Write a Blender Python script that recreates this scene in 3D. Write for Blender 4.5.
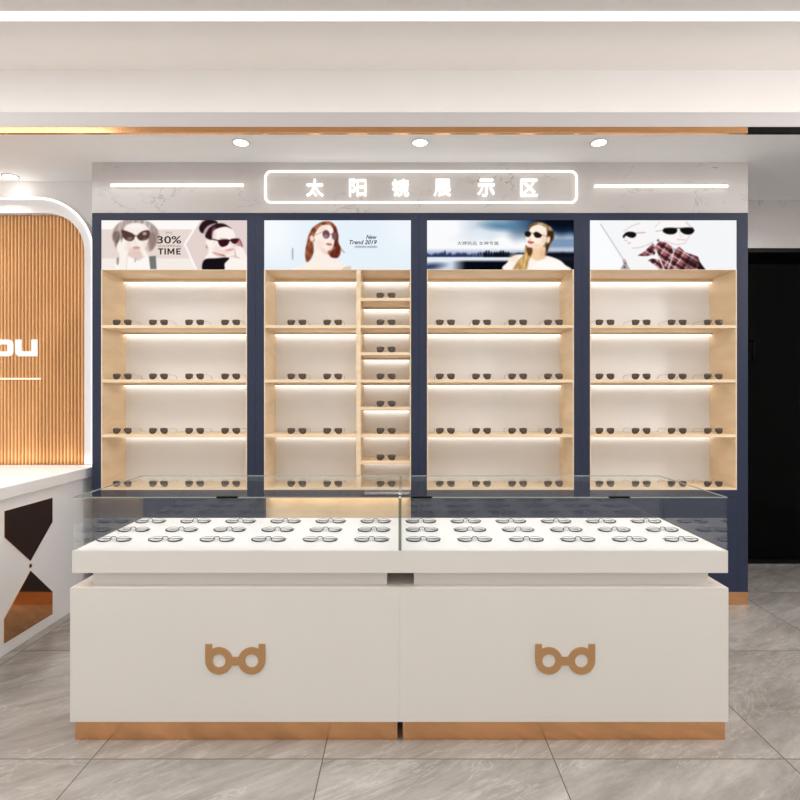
import bpy, bmesh, math, random
import numpy as np
from mathutils import Vector, Matrix

random.seed(7)
SC = bpy.context.scene
COL = SC.collection
for o in list(bpy.data.objects):
    bpy.data.objects.remove(o)

# ------------------------------------------------------------------ camera
F, VX, VY, H = 546.0, 404.0, 395.0, 1.276      # focal length in pixels of an 800 px frame, vanishing point, eye height
cam = bpy.data.cameras.new('camera')
cam.sensor_width = 36.0
cam.lens = 36.0 * F / 800.0
cam.shift_x = (400.0 - VX) / 800.0
cam.shift_y = (VY - 400.0) / 800.0
cam.clip_start = 0.05
camo = bpy.data.objects.new('camera', cam)
camo.location = (0, 0, H)
camo.rotation_euler = (math.pi / 2, 0, 0)
COL.objects.link(camo)
SC.camera = camo

# ------------------------------------------------------------------ world, lights, exposure
SC.view_settings.view_transform = 'Standard'
SC.view_settings.look = 'None'
SC.view_settings.gamma = 1.0
SC.view_settings.exposure = 0.14
SC.view_settings.use_curve_mapping = False
W = bpy.data.worlds.new('world')
SC.world = W
W.use_nodes = True
bg = W.node_tree.nodes['Background']
bg.inputs[0].default_value = (0.965, 0.985, 1.0, 1)
bg.inputs[1].default_value = 1.0

def area(name, loc, sx, sy, power, color, rot=(0, 0, 0)):
    d = bpy.data.lights.new(name, 'AREA')
    d.shape = 'RECTANGLE'
    d.size, d.size_y = sx, sy
    d.energy = power
    d.color = color
    o = bpy.data.objects.new(name, d)
    o.location = loc
    o.rotation_euler = rot
    COL.objects.link(o)
    return o

# room lighting: unseen fill lights added around the sales floor and a concealed warm strip in the cove above the soffit
area('ceiling_fill', (0.0, 0.4, 3.22), 8.2, 2.0, 54, (0.975, 0.985, 1.0))  # unseen broad panel standing in for the shop's ceiling lamps
area('showcase_fill', (0.0, 2.15, 3.22), 2.6, 0.5, 10, (0.975, 0.985, 1.0)).data.spread = math.radians(95)  # added out of view to brighten the showcase trays
area('desk_fill', (-3.1, 1.35, 3.22), 1.8, 0.9, 50, (0.985, 0.99, 1.0))  # unseen, added to lift the desk and slats at the left
area('aisle_fill', (2.9, 1.9, 3.22), 1.4, 0.9, 14, (0.985, 0.99, 1.0)).data.spread = math.radians(100)  # unseen fill added for the floor at the right
area('side_fill', (3.9, 1.4, 2.9), 2.0, 0.5, 60, (0.985, 0.99, 1.0), (0, math.radians(78), 0))  # unseen sideways fill added to brighten the desk face
area('front_fill', (0.0, -1.6, 2.9), 7.0, 0.5, 7, (0.975, 0.985, 1.0), (math.radians(78), 0, 0))  # front fill added behind the camera for cabinet fronts and interiors
area('cove_strip', (-0.1, 3.06, 2.835), 8.3, 0.05, 4.6, (1.0, 0.85, 0.70), (math.radians(128), 0, 0))
area('counter_strip', (-2.75, 3.52, 0.84), 1.5, 0.03, 0.6, (1.0, 0.92, 0.78), (math.radians(155), 0, 0))

# ------------------------------------------------------------------ helpers
def lin(c):
    out = []
    for v in c:
        v = v / 255.0
        out.append(v / 12.92 if v <= 0.04045 else ((v + 0.055) / 1.055) ** 2.4)
    return tuple(out)

def PX(px, Y):
    return (px - VX) * Y / F

def PZ(py, Y):
    return H + (VY - py) * Y / F

def new_mat(name):
    m = bpy.data.materials.new(name)
    m.use_nodes = True
    nt = m.node_tree
    return m, nt, nt.nodes['Principled BSDF']

def plain(name, rgb, rough=0.5, metal=0.0, ior=None, emit=None, strength=0.0, var=0.0, scale=6.0):
    m, nt, b = new_mat(name)
    c = lin(rgb) + (1,)
    b.inputs['Base Color'].default_value = c
    b.inputs['Roughness'].default_value = rough
    b.inputs['Metallic'].default_value = metal
    if ior:
        b.inputs['IOR'].default_value = ior
    if emit:
        b.inputs['Emission Color'].default_value = lin(emit) + (1,)
        b.inputs['Emission Strength'].default_value = strength
    if var > 0:
        g = nt.nodes.new('ShaderNodeNewGeometry')
        n = nt.nodes.new('ShaderNodeTexNoise')
        n.inputs['Scale'].default_value = scale
        n.inputs['Detail'].default_value = 5
        nt.links.new(g.outputs['Position'], n.inputs['Vector'])
        r = nt.nodes.new('ShaderNodeValToRGB')
        r.color_ramp.elements[0].position = 0.3
        r.color_ramp.elements[1].position = 0.7
        r.color_ramp.elements[0].color = tuple(x * (1 - var) for x in c[:3]) + (1,)
        r.color_ramp.elements[1].color = tuple(min(1, x * (1 + var)) for x in c[:3]) + (1,)
        nt.links.new(n.outputs['Fac'], r.inputs['Fac'])
        nt.links.new(r.outputs['Color'], b.inputs['Base Color'])
    return m

def wood(name, rgb, scale, var=0.12, rough=0.45):
    m, nt, b = new_mat(name)
    g = nt.nodes.new('ShaderNodeNewGeometry')
    mp = nt.nodes.new('ShaderNodeMapping')
    mp.inputs['Scale'].default_value = scale
    n = nt.nodes.new('ShaderNodeTexNoise')
    n.inputs['Scale'].default_value = 1.0
    n.inputs['Detail'].default_value = 6
    n.inputs['Distortion'].default_value = 0.6
    r = nt.nodes.new('ShaderNodeValToRGB')
    c = lin(rgb)
    r.color_ramp.elements[0].position = 0.32
    r.color_ramp.elements[1].position = 0.68
    r.color_ramp.elements[0].color = (c[0] * (1 - var), c[1] * (1 - var * 1.25), c[2] * (1 - var * 1.6), 1)
    r.color_ramp.elements[1].color = (min(1, c[0] * (1 + var * .5)), min(1, c[1] * (1 + var * .5)), min(1, c[2] * (1 + var * .5)), 1)
    nt.links.new(g.outputs['Position'], mp.inputs['Vector'])
    nt.links.new(mp.outputs['Vector'], n.inputs['Vector'])
    nt.links.new(n.outputs['Fac'], r.inputs['Fac'])
    nt.links.new(r.outputs['Color'], b.inputs['Base Color'])
    b.inputs['Roughness'].default_value = rough
    return m

def glow(name, rgb, strength):
    m = bpy.data.materials.new(name)
    m.use_nodes = True
    nt = m.node_tree
    nt.nodes.clear()
    e = nt.nodes.new('ShaderNodeEmission')
    e.inputs[0].default_value = lin(rgb) + (1,)
    e.inputs[1].default_value = strength
    o = nt.nodes.new('ShaderNodeOutputMaterial')
    nt.links.new(e.outputs[0], o.inputs[0])
    return m

def glass(name, tint, f0, rough=0.0, f90=1.0):
    m = bpy.data.materials.new(name)
    m.use_nodes = True
    nt = m.node_tree
    nt.nodes.clear()
    t = nt.nodes.new('ShaderNodeBsdfTransparent')
    t.inputs[0].default_value = tint + (1,)
    g = nt.nodes.new('ShaderNodeBsdfGlossy')
    g.inputs[0].default_value = (1, 1, 1, 1)
    g.inputs[1].default_value = rough
    lw = nt.nodes.new('ShaderNodeLayerWeight')
    lw.inputs[0].default_value = 0.5
    p = nt.nodes.new('ShaderNodeMath'); p.operation = 'POWER'; p.inputs[1].default_value = 5.0
    mu = nt.nodes.new('ShaderNodeMath'); mu.operation = 'MULTIPLY_ADD'
    mu.inputs[1].default_value = f90 - f0
    mu.inputs[2].default_value = f0
    mx = nt.nodes.new('ShaderNodeMixShader')
    o = nt.nodes.new('ShaderNodeOutputMaterial')
    nt.links.new(lw.outputs['Facing'], p.inputs[0])
    nt.links.new(p.outputs[0], mu.inputs[0])
    nt.links.new(mu.outputs[0], mx.inputs[0])
    nt.links.new(t.outputs[0], mx.inputs[1])
    nt.links.new(g.outputs[0], mx.inputs[2])
    nt.links.new(mx.outputs[0], o.inputs[0])
    return m

def marble(name, base, vein, rough=0.25):
    m, nt, b = new_mat(name)
    L = nt.links
    g = nt.nodes.new('ShaderNodeNewGeometry')
    mp = nt.nodes.new('ShaderNodeMapping')
    mp.inputs['Rotation'].default_value = (0, math.radians(35), 0)
    mp.inputs['Scale'].default_value = (1.6, 1.0, 3.2)
    L.new(g.outputs['Position'], mp.inputs['Vector'])
    n1 = nt.nodes.new('ShaderNodeTexNoise')
    n1.inputs['Scale'].default_value = 1.3
    n1.inputs['Detail'].default_value = 9
    n1.inputs['Roughness'].default_value = 0.62
    n1.inputs['Distortion'].default_value = 0.9
    L.new(mp.outputs['Vector'], n1.inputs['Vector'])
    s = nt.nodes.new('ShaderNodeMath'); s.operation = 'SUBTRACT'; s.inputs[1].default_value = 0.5
    a = nt.nodes.new('ShaderNodeMath'); a.operation = 'ABSOLUTE'
    L.new(n1.outputs['Fac'], s.inputs[0]); L.new(s.outputs[0], a.inputs[0])
    r = nt.nodes.new('ShaderNodeValToRGB')
    r.color_ramp.elements[0].position = 0.0
    r.color_ramp.elements[0].color = (1, 1, 1, 1)
    r.color_ramp.elements[1].position = 0.008
    r.color_ramp.elements[1].color = (0, 0, 0, 1)
    L.new(a.outputs[0], r.inputs['Fac'])
    n2 = nt.nodes.new('ShaderNodeTexNoise')
    n2.inputs['Scale'].default_value = 2.4
    n2.inputs['Detail'].default_value = 3
    L.new(g.outputs['Position'], n2.inputs['Vector'])
    r2 = nt.nodes.new('ShaderNodeValToRGB')
    r2.color_ramp.elements[0].position = 0.47
    r2.color_ramp.elements[0].color = (0, 0, 0, 1)
    r2.color_ramp.elements[1].position = 0.62
    r2.color_ramp.elements[1].color = (1, 1, 1, 1)
    L.new(n2.outputs['Fac'], r2.inputs['Fac'])
    mu = nt.nodes.new('ShaderNodeMath'); mu.operation = 'MULTIPLY'
    L.new(r.outputs['Color'], mu.inputs[0]); L.new(r2.outputs['Color'], mu.inputs[1])
    mix = nt.nodes.new('ShaderNodeMix'); mix.data_type = 'RGBA'
    mix.inputs[6].default_value = lin(base) + (1,)
    mix.inputs[7].default_value = lin(vein) + (1,)
    L.new(mu.outputs[0], mix.inputs[0])
    n3 = nt.nodes.new('ShaderNodeTexNoise')
    n3.inputs['Scale'].default_value = 1.5
    n3.inputs['Detail'].default_value = 6
    L.new(mp.outputs['Vector'], n3.inputs['Vector'])
    r3 = nt.nodes.new('ShaderNodeValToRGB')
    r3.color_ramp.elements[0].position = 0.35
    r3.color_ramp.elements[0].color = (0.93, 0.92, 0.92, 1)
    r3.color_ramp.elements[1].position = 0.65
    r3.color_ramp.elements[1].color = (1, 1, 1, 1)
    L.new(n3.outputs['Fac'], r3.inputs['Fac'])
    m2 = nt.nodes.new('ShaderNodeMix'); m2.data_type = 'RGBA'; m2.blend_type = 'MULTIPLY'
    m2.inputs[0].default_value = 1.0
    L.new(mix.outputs[2], m2.inputs[6]); L.new(r3.outputs['Color'], m2.inputs[7])
    L.new(m2.outputs[2], b.inputs['Base Color'])
    b.inputs['Roughness'].default_value = rough
    return m

def floor_mat():
    m, nt, b = new_mat('grey_stone_tile')
    L = nt.links
    N = nt.nodes.new
    g = N('ShaderNodeNewGeometry')
    sep = N('ShaderNodeSeparateXYZ')
    L.new(g.outputs['Position'], sep.inputs[0])
    T = 0.81
    def tile(sock, off):
        ad = N('ShaderNodeMath'); ad.operation = 'MULTIPLY_ADD'
        ad.inputs[1].default_value = 1 / T; ad.inputs[2].default_value = -off / T + 40
        L.new(sock, ad.inputs[0])
        fl = N('ShaderNodeMath'); fl.operation = 'FLOOR'; L.new(ad.outputs[0], fl.inputs[0])
        fr = N('ShaderNodeMath'); fr.operation = 'FRACT'; L.new(ad.outputs[0], fr.inputs[0])
        pp = N('ShaderNodeMath'); pp.operation = 'PINGPONG'; pp.inputs[1].default_value = 0.5
        L.new(fr.outputs[0], pp.inputs[0])
        lt = N('ShaderNodeMath'); lt.operation = 'LESS_THAN'; lt.inputs[1].default_value = 0.0024
        L.new(pp.outputs[0], lt.inputs[0])
        return fl.outputs[0], lt.outputs[0]
    fx, jx = tile(sep.outputs['X'], 0.525)
    fy, jy = tile(sep.outputs['Y'], 1.914)
    jm = N('ShaderNodeMath'); jm.operation = 'MAXIMUM'
    L.new(jx, jm.inputs[0]); L.new(jy, jm.inputs[1])
    cb = N('ShaderNodeCombineXYZ'); L.new(fx, cb.inputs[0]); L.new(fy, cb.inputs[1])
    wn = N('ShaderNodeTexWhiteNoise'); L.new(cb.outputs[0], wn.inputs['Vector'])
    sc = N('ShaderNodeVectorMath'); sc.operation = 'SCALE'; sc.inputs['Scale'].default_value = 9.0
    L.new(wn.outputs['Color'], sc.inputs[0])
    mp = N('ShaderNodeMapping')
    mp.inputs['Rotation'].default_value = (0, 0, math.radians(-32))
    L.new(g.outputs['Position'], mp.inputs['Vector'])
    av = N('ShaderNodeVectorMath'); av.operation = 'ADD'
    L.new(mp.outputs[0], av.inputs[0]); L.new(sc.outputs[0], av.inputs[1])
    st = N('ShaderNodeVectorMath'); st.operation = 'MULTIPLY'; st.inputs[1].default_value = (0.8, 3.0, 1)
    L.new(av.outputs[0], st.inputs[0])
    n1 = N('ShaderNodeTexNoise'); n1.inputs['Scale'].default_value = 1.9; n1.inputs['Detail'].default_value = 11
    n1.inputs['Roughness'].default_value = 0.76; n1.inputs['Distortion'].default_value = 0.35
    L.new(st.outputs[0], n1.inputs['Vector'])
    r1 = N('ShaderNodeValToRGB')
    e = r1.color_ramp.elements
    e[0].position = 0.30; e[0].color = lin((122, 115, 108)) + (1,)
    e[1].position = 0.72; e[1].color = lin((182, 175, 167)) + (1,)
    k = r1.color_ramp.elements.new(0.5); k.color = lin((152, 145, 138)) + (1,)
    L.new(n1.outputs['Fac'], r1.inputs['Fac'])
    n2 = N('ShaderNodeTexNoise'); n2.inputs['Scale'].default_value = 1.5; n2.inputs['Detail'].default_value = 9
    n2.inputs['Roughness'].default_value = 0.65; n2.inputs['Distortion'].default_value = 1.2
    L.new(st.outputs[0], n2.inputs['Vector'])
    sb = N('ShaderNodeMath'); sb.operation = 'SUBTRACT'; sb.inputs[1].default_value = 0.52
    ab = N('ShaderNodeMath'); ab.operation = 'ABSOLUTE'
    L.new(n2.outputs['Fac'], sb.inputs[0]); L.new(sb.outputs[0], ab.inputs[0])
    r2 = N('ShaderNodeValToRGB')
    r2.color_ramp.elements[0].color = (0.20, 0.20, 0.20, 1)
    r2.color_ramp.elements[1].position = 0.012; r2.color_ramp.elements[1].color = (0, 0, 0, 1)
    L.new(ab.outputs[0], r2.inputs['Fac'])
    mx = N('ShaderNodeMix'); mx.data_type = 'RGBA'
    L.new(r2.outputs['Color'], mx.inputs[0]); L.new(r1.outputs['Color'], mx.inputs[6])
    mx.inputs[7].default_value = lin((228, 222, 214)) + (1,)
    mj = N('ShaderNodeMix'); mj.data_type = 'RGBA'
    L.new(jm.outputs[0], mj.inputs[0]); L.new(mx.outputs[2], mj.inputs[6])
    mj.inputs[7].default_value = lin((92, 86, 80)) + (1,)
    L.new(mj.outputs[2], b.inputs['Base Color'])
    b.inputs['Roughness'].default_value = 0.22
    return m

M = {}
M['ceiling'] = plain('ceiling_paint', (226, 223, 221), 0.9, var=0.01)
M['soffit'] = plain('brightened_soffit_paint', (244, 244, 244), 0.9, var=0.008)  # ceiling paint made whiter in place of missing bounce light on the underside
M['fascia'] = plain('pale_grey_fascia_paint', (212, 206, 203), 0.9, var=0.008)
M['wall'] = plain('warm_white_paint', (232, 228, 226), 0.8, var=0.012, scale=2)
M['marble'] = marble('white_marble', (196, 189, 184), (132, 126, 122))
M['floor'] = floor_mat()
M['navy'] = plain('navy_lacquer', (46, 51, 70), 0.42, ior=1.3, var=0.03, scale=3)
M['maple'] = wood('maple_wood', (238, 214, 180), (3.0, 3.0, 14.0), 0.10)
M['panel'] = plain('cream_back_panel', (238, 237, 236), 0.7, var=0.012, scale=4)
M['white'] = plain('ivory_lacquer', (226, 219, 210), 0.35, var=0.01, scale=3)
M['desk'] = plain('white_desk_laminate', (248, 247, 247), 0.4, var=0.006)
M['board'] = plain('white_display_board', (232, 231, 230), 0.4, var=0.005)
M['gold'] = plain('brushed_copper_gold', (236, 180, 130), 0.24, 1.0, var=0.05, scale=7)
M['trimgold'] = plain('polished_gold_trim', (222, 168, 118), 0.18, 1.0, var=0.04)
M['bronze'] = plain('bronze_mirror', (238, 184, 134), 0.07, 1.0, var=0.02)
M['logo'] = plain('matt_gold_logo', (178, 134, 86), 0.5, 0.0, var=0.03)
M['black'] = plain('black_metal', (10, 9, 9), 0.4, ior=1.2, var=0.05)
M['blackglass'] = plain('black_tinted_glass', (4, 4, 4), 0.06, 0.0, ior=1.14, var=0.05)
M['slat'] = wood('oak_slats', (232, 186, 132), (6.0, 6.0, 1.6), 0.12, 0.5)
M['slatback'] = wood('oak_backing', (202, 144, 92), (6.0, 6.0, 1.6), 0.10, 0.6)
M['glass'] = glass('clear_glass', (0.985, 0.99, 0.987), 0.026)
M['topglass'] = glass('coated_top_glass', (0.985, 0.99, 0.987), 0.015, 0.0, 0.16)
M['glassedge'] = plain('green_glass_edge', (70, 92, 76), 0.15, var=0.04)
M['glassrim'] = plain('pale_glass_edge', (150, 160, 152), 0.15, var=0.04)
M['lensclear'] = glass('clear_lens', (0.985, 0.985, 0.985), 0.012, 0.0, 0.4)
M['lensdark'] = plain('brown_sunglass_lens', (72, 58, 46), 0.12, var=0.06, scale=30)
M['wire'] = plain('pale_gold_wire', (176, 158, 136), 0.35, 0.3, var=0.05)
M['blackwire'] = plain('black_frame', (28, 28, 31), 0.3, var=0.05)
M['steelwire'] = plain('steel_wire', (112, 112, 116), 0.3, 0.3, var=0.05)
M['pad'] = plain('white_nose_pad', (236, 236, 236), 0.3, var=0.01)
M['led'] = glow('warm_led', (255, 250, 243), 3.5)
M['ledwarm'] = glow('warm_rail_led', (255, 228, 188), 9.0)
M['neon'] = glow('white_neon', (255, 252, 246), 1.8)
M['signneon'] = glow('sign_neon', (255, 252, 246), 1.6)
M['linear'] = glow('linear_lamp', (255, 252, 250), 2.2)
M['lamp'] = glow('downlight_lamp', (255, 248, 236), 6.0)
M['letter'] = glow('lit_letter', (255, 252, 246), 1.05)
M['letterline'] = glow('lit_line', (255, 240, 214), 1.1)
M['ink'] = plain('black_ink', (32, 24, 24), 0.8, var=0.02)
M['greyink'] = plain('grey_ink', (140, 120, 114), 0.8, var=0.02)

class MB:
    """Collects shapes given in world coordinates; build() links them as one mesh object."""
    def __init__(self):
        self.v, self.f, self.m = [], [], []
    def add(self, vs, fs, mi=0):
        n = len(self.v)
        self.v += [tuple(p) for p in vs]
        self.f += [tuple(i + n for i in q) for q in fs]
        self.m += [mi] * len(fs)
    def box(self, x0, x1, y0, y1, z0, z1, bev=0.0, mi=0, facemi=None):
        if bev > 0:
            bm = bmesh.new()
            bmesh.ops.create_cube(bm, size=1.0)
            for v in bm.verts:
                v.co = Vector((x0 + (v.co.x + .5) * (x1 - x0), y0 + (v.co.y + .5) * (y1 - y0), z0 + (v.co.z + .5) * (z1 - z0)))
            bmesh.ops.bevel(bm, geom=bm.edges[:], offset=bev, segments=2, profile=0.6, affect='EDGES')
            bm.verts.index_update()
            self.add([v.co for v in bm.verts], [[v.index for v in f.verts] for f in bm.faces], mi)
            bm.free()
            return
        vs = [(x, y, z) for x in (x0, x1) for y in (y0, y1) for z in (z0, z1)]
        fs = [(0, 1, 3, 2), (4, 6, 7, 5), (0, 4, 5, 1), (2, 3, 7, 6), (0, 2, 6, 4), (1, 5, 7, 3)]  # -x +x -y +y -z +z
        n = len(self.f)
        self.add(vs, fs, mi)
        if facemi:
            for k, v in facemi.items():
                self.m[n + k] = v
    def prism(self, pts, y0, y1, mi=0):
        """outline in (x, z), counter-clockwise seen from -y, extruded from y0 to y1"""
        k = len(pts)
        vs = [(x, y0, z) for x, z in pts] + [(x, y1, z) for x, z in pts]
        fs = [tuple(range(k)), tuple(range(2 * k - 1, k - 1, -1))]
        for i in range(k):
            j = (i + 1) % k
            fs.append((i, i + k, j + k, j))
        self.add(vs, fs, mi)
    def tube(self, path, r, sides=8, closed=False, mi=0, radii=None):
        P = [Vector(p) for p in path]
        n = len(P)
        vs, fs = [], []
        up = None
        for i, p in enumerate(P):
            if closed:
                t = P[(i + 1) % n] - P[i - 1]
            else:
                t = P[min(i + 1, n - 1)] - P[max(i - 1, 0)]
            t.normalize()
            if up is None:
                up = Vector((0, 0, 1)) if abs(t.z) < 0.9 else Vector((0, 1, 0))
            a = t.cross(up)
            if a.length < 1e-6:
                a = t.orthogonal()
            a.normalize()
            b = a.cross(t).normalized()
            up = b
            rr = radii[i] if radii else r
            for k in range(sides):
                th = 2 * math.pi * k / sides
                vs.append(p + a * (rr * math.cos(th)) + b * (rr * math.sin(th)))
        rng = n if closed else n - 1
        for i in range(rng):
            j = (i + 1) % n
            for k in range(sides):
                l = (k + 1) % sides
                fs.append((i * sides + k, i * sides + l, j * sides + l, j * sides + k))
        if not closed:
            fs.append(tuple(range(sides - 1, -1, -1)))
            fs.append(tuple((n - 1) * sides + k for k in range(sides)))
        self.add(vs, fs, mi)
    def lathe(self, cx, cy, prof, seg=28, mi=0):
        vs, fs = [], []
        for r, z in prof:
            for k in range(seg):
                th = 2 * math.pi * k / seg
                vs.append((cx + r * math.cos(th), cy + r * math.sin(th), z))
        for i in range(len(prof) - 1):
            for k in range(seg):
                l = (k + 1) % seg
                fs.append((i * seg + k, i * seg + l, (i + 1) * seg + l, (i + 1) * seg + k))
        fs.append(tuple(range(seg)))
        fs.append(tuple((len(prof) - 1) * seg + k for k in range(seg)))
        self.add(vs, fs, mi)
    def build(self, name, mats, parent=None, smooth=False):
        me = bpy.data.meshes.new(name)
        org = Vector((0, 0, 0))
        q = parent
        while q is not None:
            org = org + q.location
            q = q.parent
        me.from_pydata([tuple(Vector(p) - org) for p in self.v], [], self.f)
        for mt in (mats if isinstance(mats, (list, tuple)) else [mats]):
            me.materials.append(mt)
        if any(self.m):
            me.polygons.foreach_set('material_index', self.m)
        bm = bmesh.new(); bm.from_mesh(me)
        bmesh.ops.recalc_face_normals(bm, faces=bm.faces[:])
        bm.to_mesh(me); bm.free()
        if smooth:
            me.polygons.foreach_set('use_smooth', [True] * len(me.polygons))
        me.update()
        o = bpy.data.objects.new(name, me)
        COL.objects.link(o)
        if parent is not None:
            o.parent = parent
        return o

def tag(o, label, cat, group=None):
    o['label'] = label
    o['category'] = cat
    if group:
        o['group'] = group
    return o

def thing(name, label, cat, loc, group=None):
    o = bpy.data.objects.new(name, None)
    o.empty_display_size = 0.05
    o.location = loc
    COL.objects.link(o)
    return tag(o, label, cat, group)

def struct(name, mb, mat):
    o = mb.build(name, mat)
    o['kind'] = 'structure'
    return o

def copy_tree(o, parent=None):
    c = o.copy()
    COL.objects.link(c)
    c.parent = parent
    for ch in list(o.children):
        copy_tree(ch, c)
    return c

def text(name, body, x0, x1, z0, z1, y, depth, mat, parent, bold=0.0, shear=0.0):
    """lettering facing -y that fills the given rectangle"""
    cu = bpy.data.curves.new(name, 'FONT')
    cu.body = body
    cu.offset = bold
    cu.shear = shear
    cu.resolution_u = 4
    cu.extrude = 0.02
    to = bpy.data.objects.new(name, cu)
    me = bpy.data.meshes.new_from_object(to)
    bpy.data.objects.remove(to)
    co = np.empty(len(me.vertices) * 3, dtype=np.float32)
    me.vertices.foreach_get('co', co)
    co = co.reshape(-1, 3)
    mn, mx = co.min(0), co.max(0)
    out = np.empty_like(co)
    out[:, 0] = x0 + (co[:, 0] - mn[0]) / (mx[0] - mn[0]) * (x1 - x0)
    out[:, 2] = z0 + (co[:, 1] - mn[1]) / (mx[1] - mn[1]) * (z1 - z0)
    out[:, 1] = y - (co[:, 2] - mn[2]) / max(1e-6, mx[2] - mn[2]) * depth
    org = Vector((0, 0, 0))
    q = parent
    while q is not None:
        org = org + q.location
        q = q.parent
    out -= np.array(org, dtype=np.float32)
    me.vertices.foreach_set('co', out.reshape(-1))
    me.update()
    me.materials.clear()
    me.materials.append(mat)
    o = bpy.data.objects.new(name, me)
    COL.objects.link(o)
    o.parent = parent
    return o

def rrect(x0, x1, z0, z1, r, n=8):
    pts = []
    for cx, cz, a0 in ((x1 - r, z0 + r, -90), (x1 - r, z1 - r, 0), (x0 + r, z1 - r, 90), (x0 + r, z0 + r, 180)):
        for k in range(n + 1):
            a = math.radians(a0 + 90 * k / n)
            pts.append((cx + r * math.cos(a), cz + r * math.sin(a)))
    return pts

# ------------------------------------------------------------------ the room
XL, XR, YB, ZC, ZS = -4.4, 4.4, -3.0, 3.24, 2.69
YF = 3.317                                   # front of the display cabinets
CABL, CABR, CABT = PX(92, YF), PX(748, YF), PZ(213, YF)
YLW, YRW, YDG = 3.61, 3.96, 4.147            # left wall face, right lintel face, dark glass face

b = MB(); b.box(XL, XR, YB, 4.5, -0.1, 0); struct('floor', b, M['floor'])
b = MB(); b.box(XL, XR, YB, 4.5, ZC, ZC + 0.1); struct('ceiling', b, M['ceiling'])
b = MB(); b.box(XL - 0.1, XL, YB, 4.5, -0.1, ZC + 0.1); struct('wall_left', b, M['wall'])
b = MB(); b.box(XR, XR + 0.1, YB, 4.5, -0.1, ZC + 0.1); struct('wall_right', b, M['wall'])
b = MB(); b.box(XL, CABL - 0.002, YLW, 4.4, 0, ZS); struct('wall_back', b, M['wall'])
b = MB(); b.box(XL, XR, 4.4, 4.5, 0, ZC); struct('wall_rear', b, M['wall'])
# soffit with its fascia and the bulkhead above it
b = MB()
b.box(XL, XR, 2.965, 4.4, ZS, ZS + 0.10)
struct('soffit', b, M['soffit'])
b = MB(); b.box(XL, XR, 2.95, 2.965, ZS + 0.033, PZ(112, 2.95), 0.001); struct('soffit_fascia', b, M['fascia'])
b = MB(); b.box(XL, XR, 3.30, 4.4, ZS + 0.10, ZC); struct('wall_bulkhead', b, M['ceiling'])
b = MB(); b.box(XL, PX(748, 2.945), 2.945, 2.965, ZS - 0.001, ZS + 0.033, 0.002); struct('trim_1', b, M['trimgold'])
b = MB(); b.box(PX(748, 2.945) + 0.001, XR, 2.945, 2.965, ZS - 0.001, ZS + 0.033, 0.002); struct('trim_reflection_2', b, M['black'])  # rest of the gold strip, coloured black for its dark reflection
# marble header over the cabinets, marble lintel at the right
b = MB(); b.box(CABL, CABR, YF, 4.4, CABT + 0.001, ZS, 0.0); struct('wall_header', b, M['marble'])
b = MB(); b.box(CABL, CABR, 3.70, 4.4, 0, CABT); struct('wall_behind_cabinets', b, M['wall'])
b = MB(); b.box(CABR, XR, YRW, 4.39, PZ(248, YRW), ZS); struct('wall_lintel', b, M['marble'])
# dark glass front under the lintel
ZG = PZ(248, YRW)
b = MB(); b.box(CABR + 0.03, XR, YDG, YDG + 0.02, 0.03, ZG - 0.03); g = b.build('window_1', M['blackglass']); g['kind'] = 'structure'
b = MB()
b.box(CABR, CABR + 0.035, YDG - 0.02, YDG + 0.03, 0, ZG)
b.box(CABR + 0.035, XR, YDG - 0.02, YDG + 0.03, 0, 0.03)
b.box(CABR + 0.035, XR, YRW + 0.003, YDG + 0.03, ZG - 0.03, ZG - 0.0005)
f = b.build('window_frame', M['black']); f.parent = g
b = MB()
hx = PX(753, YDG - 0.04)
b.tube([(hx, YDG, PZ(341, YDG)), (hx, YDG - 0.045, PZ(341, YDG)), (hx, YDG - 0.045, PZ(361, YDG)), (hx, YDG, PZ(361, YDG))], 0.010, 8)
f = b.build('handle', M['black'], None, True); f.parent = g

# ------------------------------------------------------------------ slatted niche at the left with its lit arch frame
YP = 3.58
def arch(x0, x1, zb, zt, r, n=14):
    pts = [(x1, zb)]
    for k in range(n + 1):
        a = math.radians(90 * k / n); pts.append((x1 - r + r * math.cos(a), zt - r + r * math.sin(a)))
    for k in range(n + 1):
        a = math.radians(90 + 90 * k / n); pts.append((x0 + r + r * math.cos(a), zt - r + r * math.sin(a)))
    pts.append((x0, zb))
    return pts
WX1, WX0, WZT, WR, WZB = PX(84.3, YP - 0.05), -4.15, PZ(213, YP - 0.05), 37 * YP / F, 0.0
inner = arch(WX0, WX1, WZB, WZT, WR)
NX1, NX0, NZT, NR = PX(94, YP - 0.04), -4.24, PZ(199, YP - 0.04), 54 * YP / F
outer = arch(NX0, NX1, WZB, NZT, NR)
root = thing('slatted_wall_panel', 'oak slatted wall panel with rounded top corner behind the reception desk', 'wall panel', (-3.1, YP, 0))
b = MB(); b.prism(inner, YP + 0.004, YLW - 0.001); b.build('backing_board', M['slatback'], root)
b = MB()
def top_at(x):
    d = min(x - WX0, WX1 - x)
    if d >= WR: return WZT
    return WZT - WR + math.sqrt(max(0, WR * WR - (WR - d) ** 2))
pitch = 3.5 * YP / F
x = WX1 - pitch * 0.62
while x > WX0 + pitch * 0.5:
    zt = top_at(x)
    hw = pitch * 0.31
    prof = [(-hw, 0.005), (-hw * 0.8, -0.009), (-hw * 0.35, -0.014), (hw * 0.35, -0.014), (hw * 0.8, -0.009), (hw, 0.005)]
    za = top_at(x - hw) ; zb_ = top_at(x + hw)
    vs = []
    for (dx, dy) in prof:
        vs.append((x + dx, YP + dy, 0.002))
    for (dx, dy) in prof:
        vs.append((x + dx, YP + dy, top_at(x + dx) - 0.002))
    k = len(prof)
    fs = [(i, (i + 1) % k, (i + 1) % k + k, i + k) for i in range(k)] + [tuple(range(k - 1, -1, -1)), tuple(range(k, 2 * k))]
    b.add(vs, fs)
    x -= pitch
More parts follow.
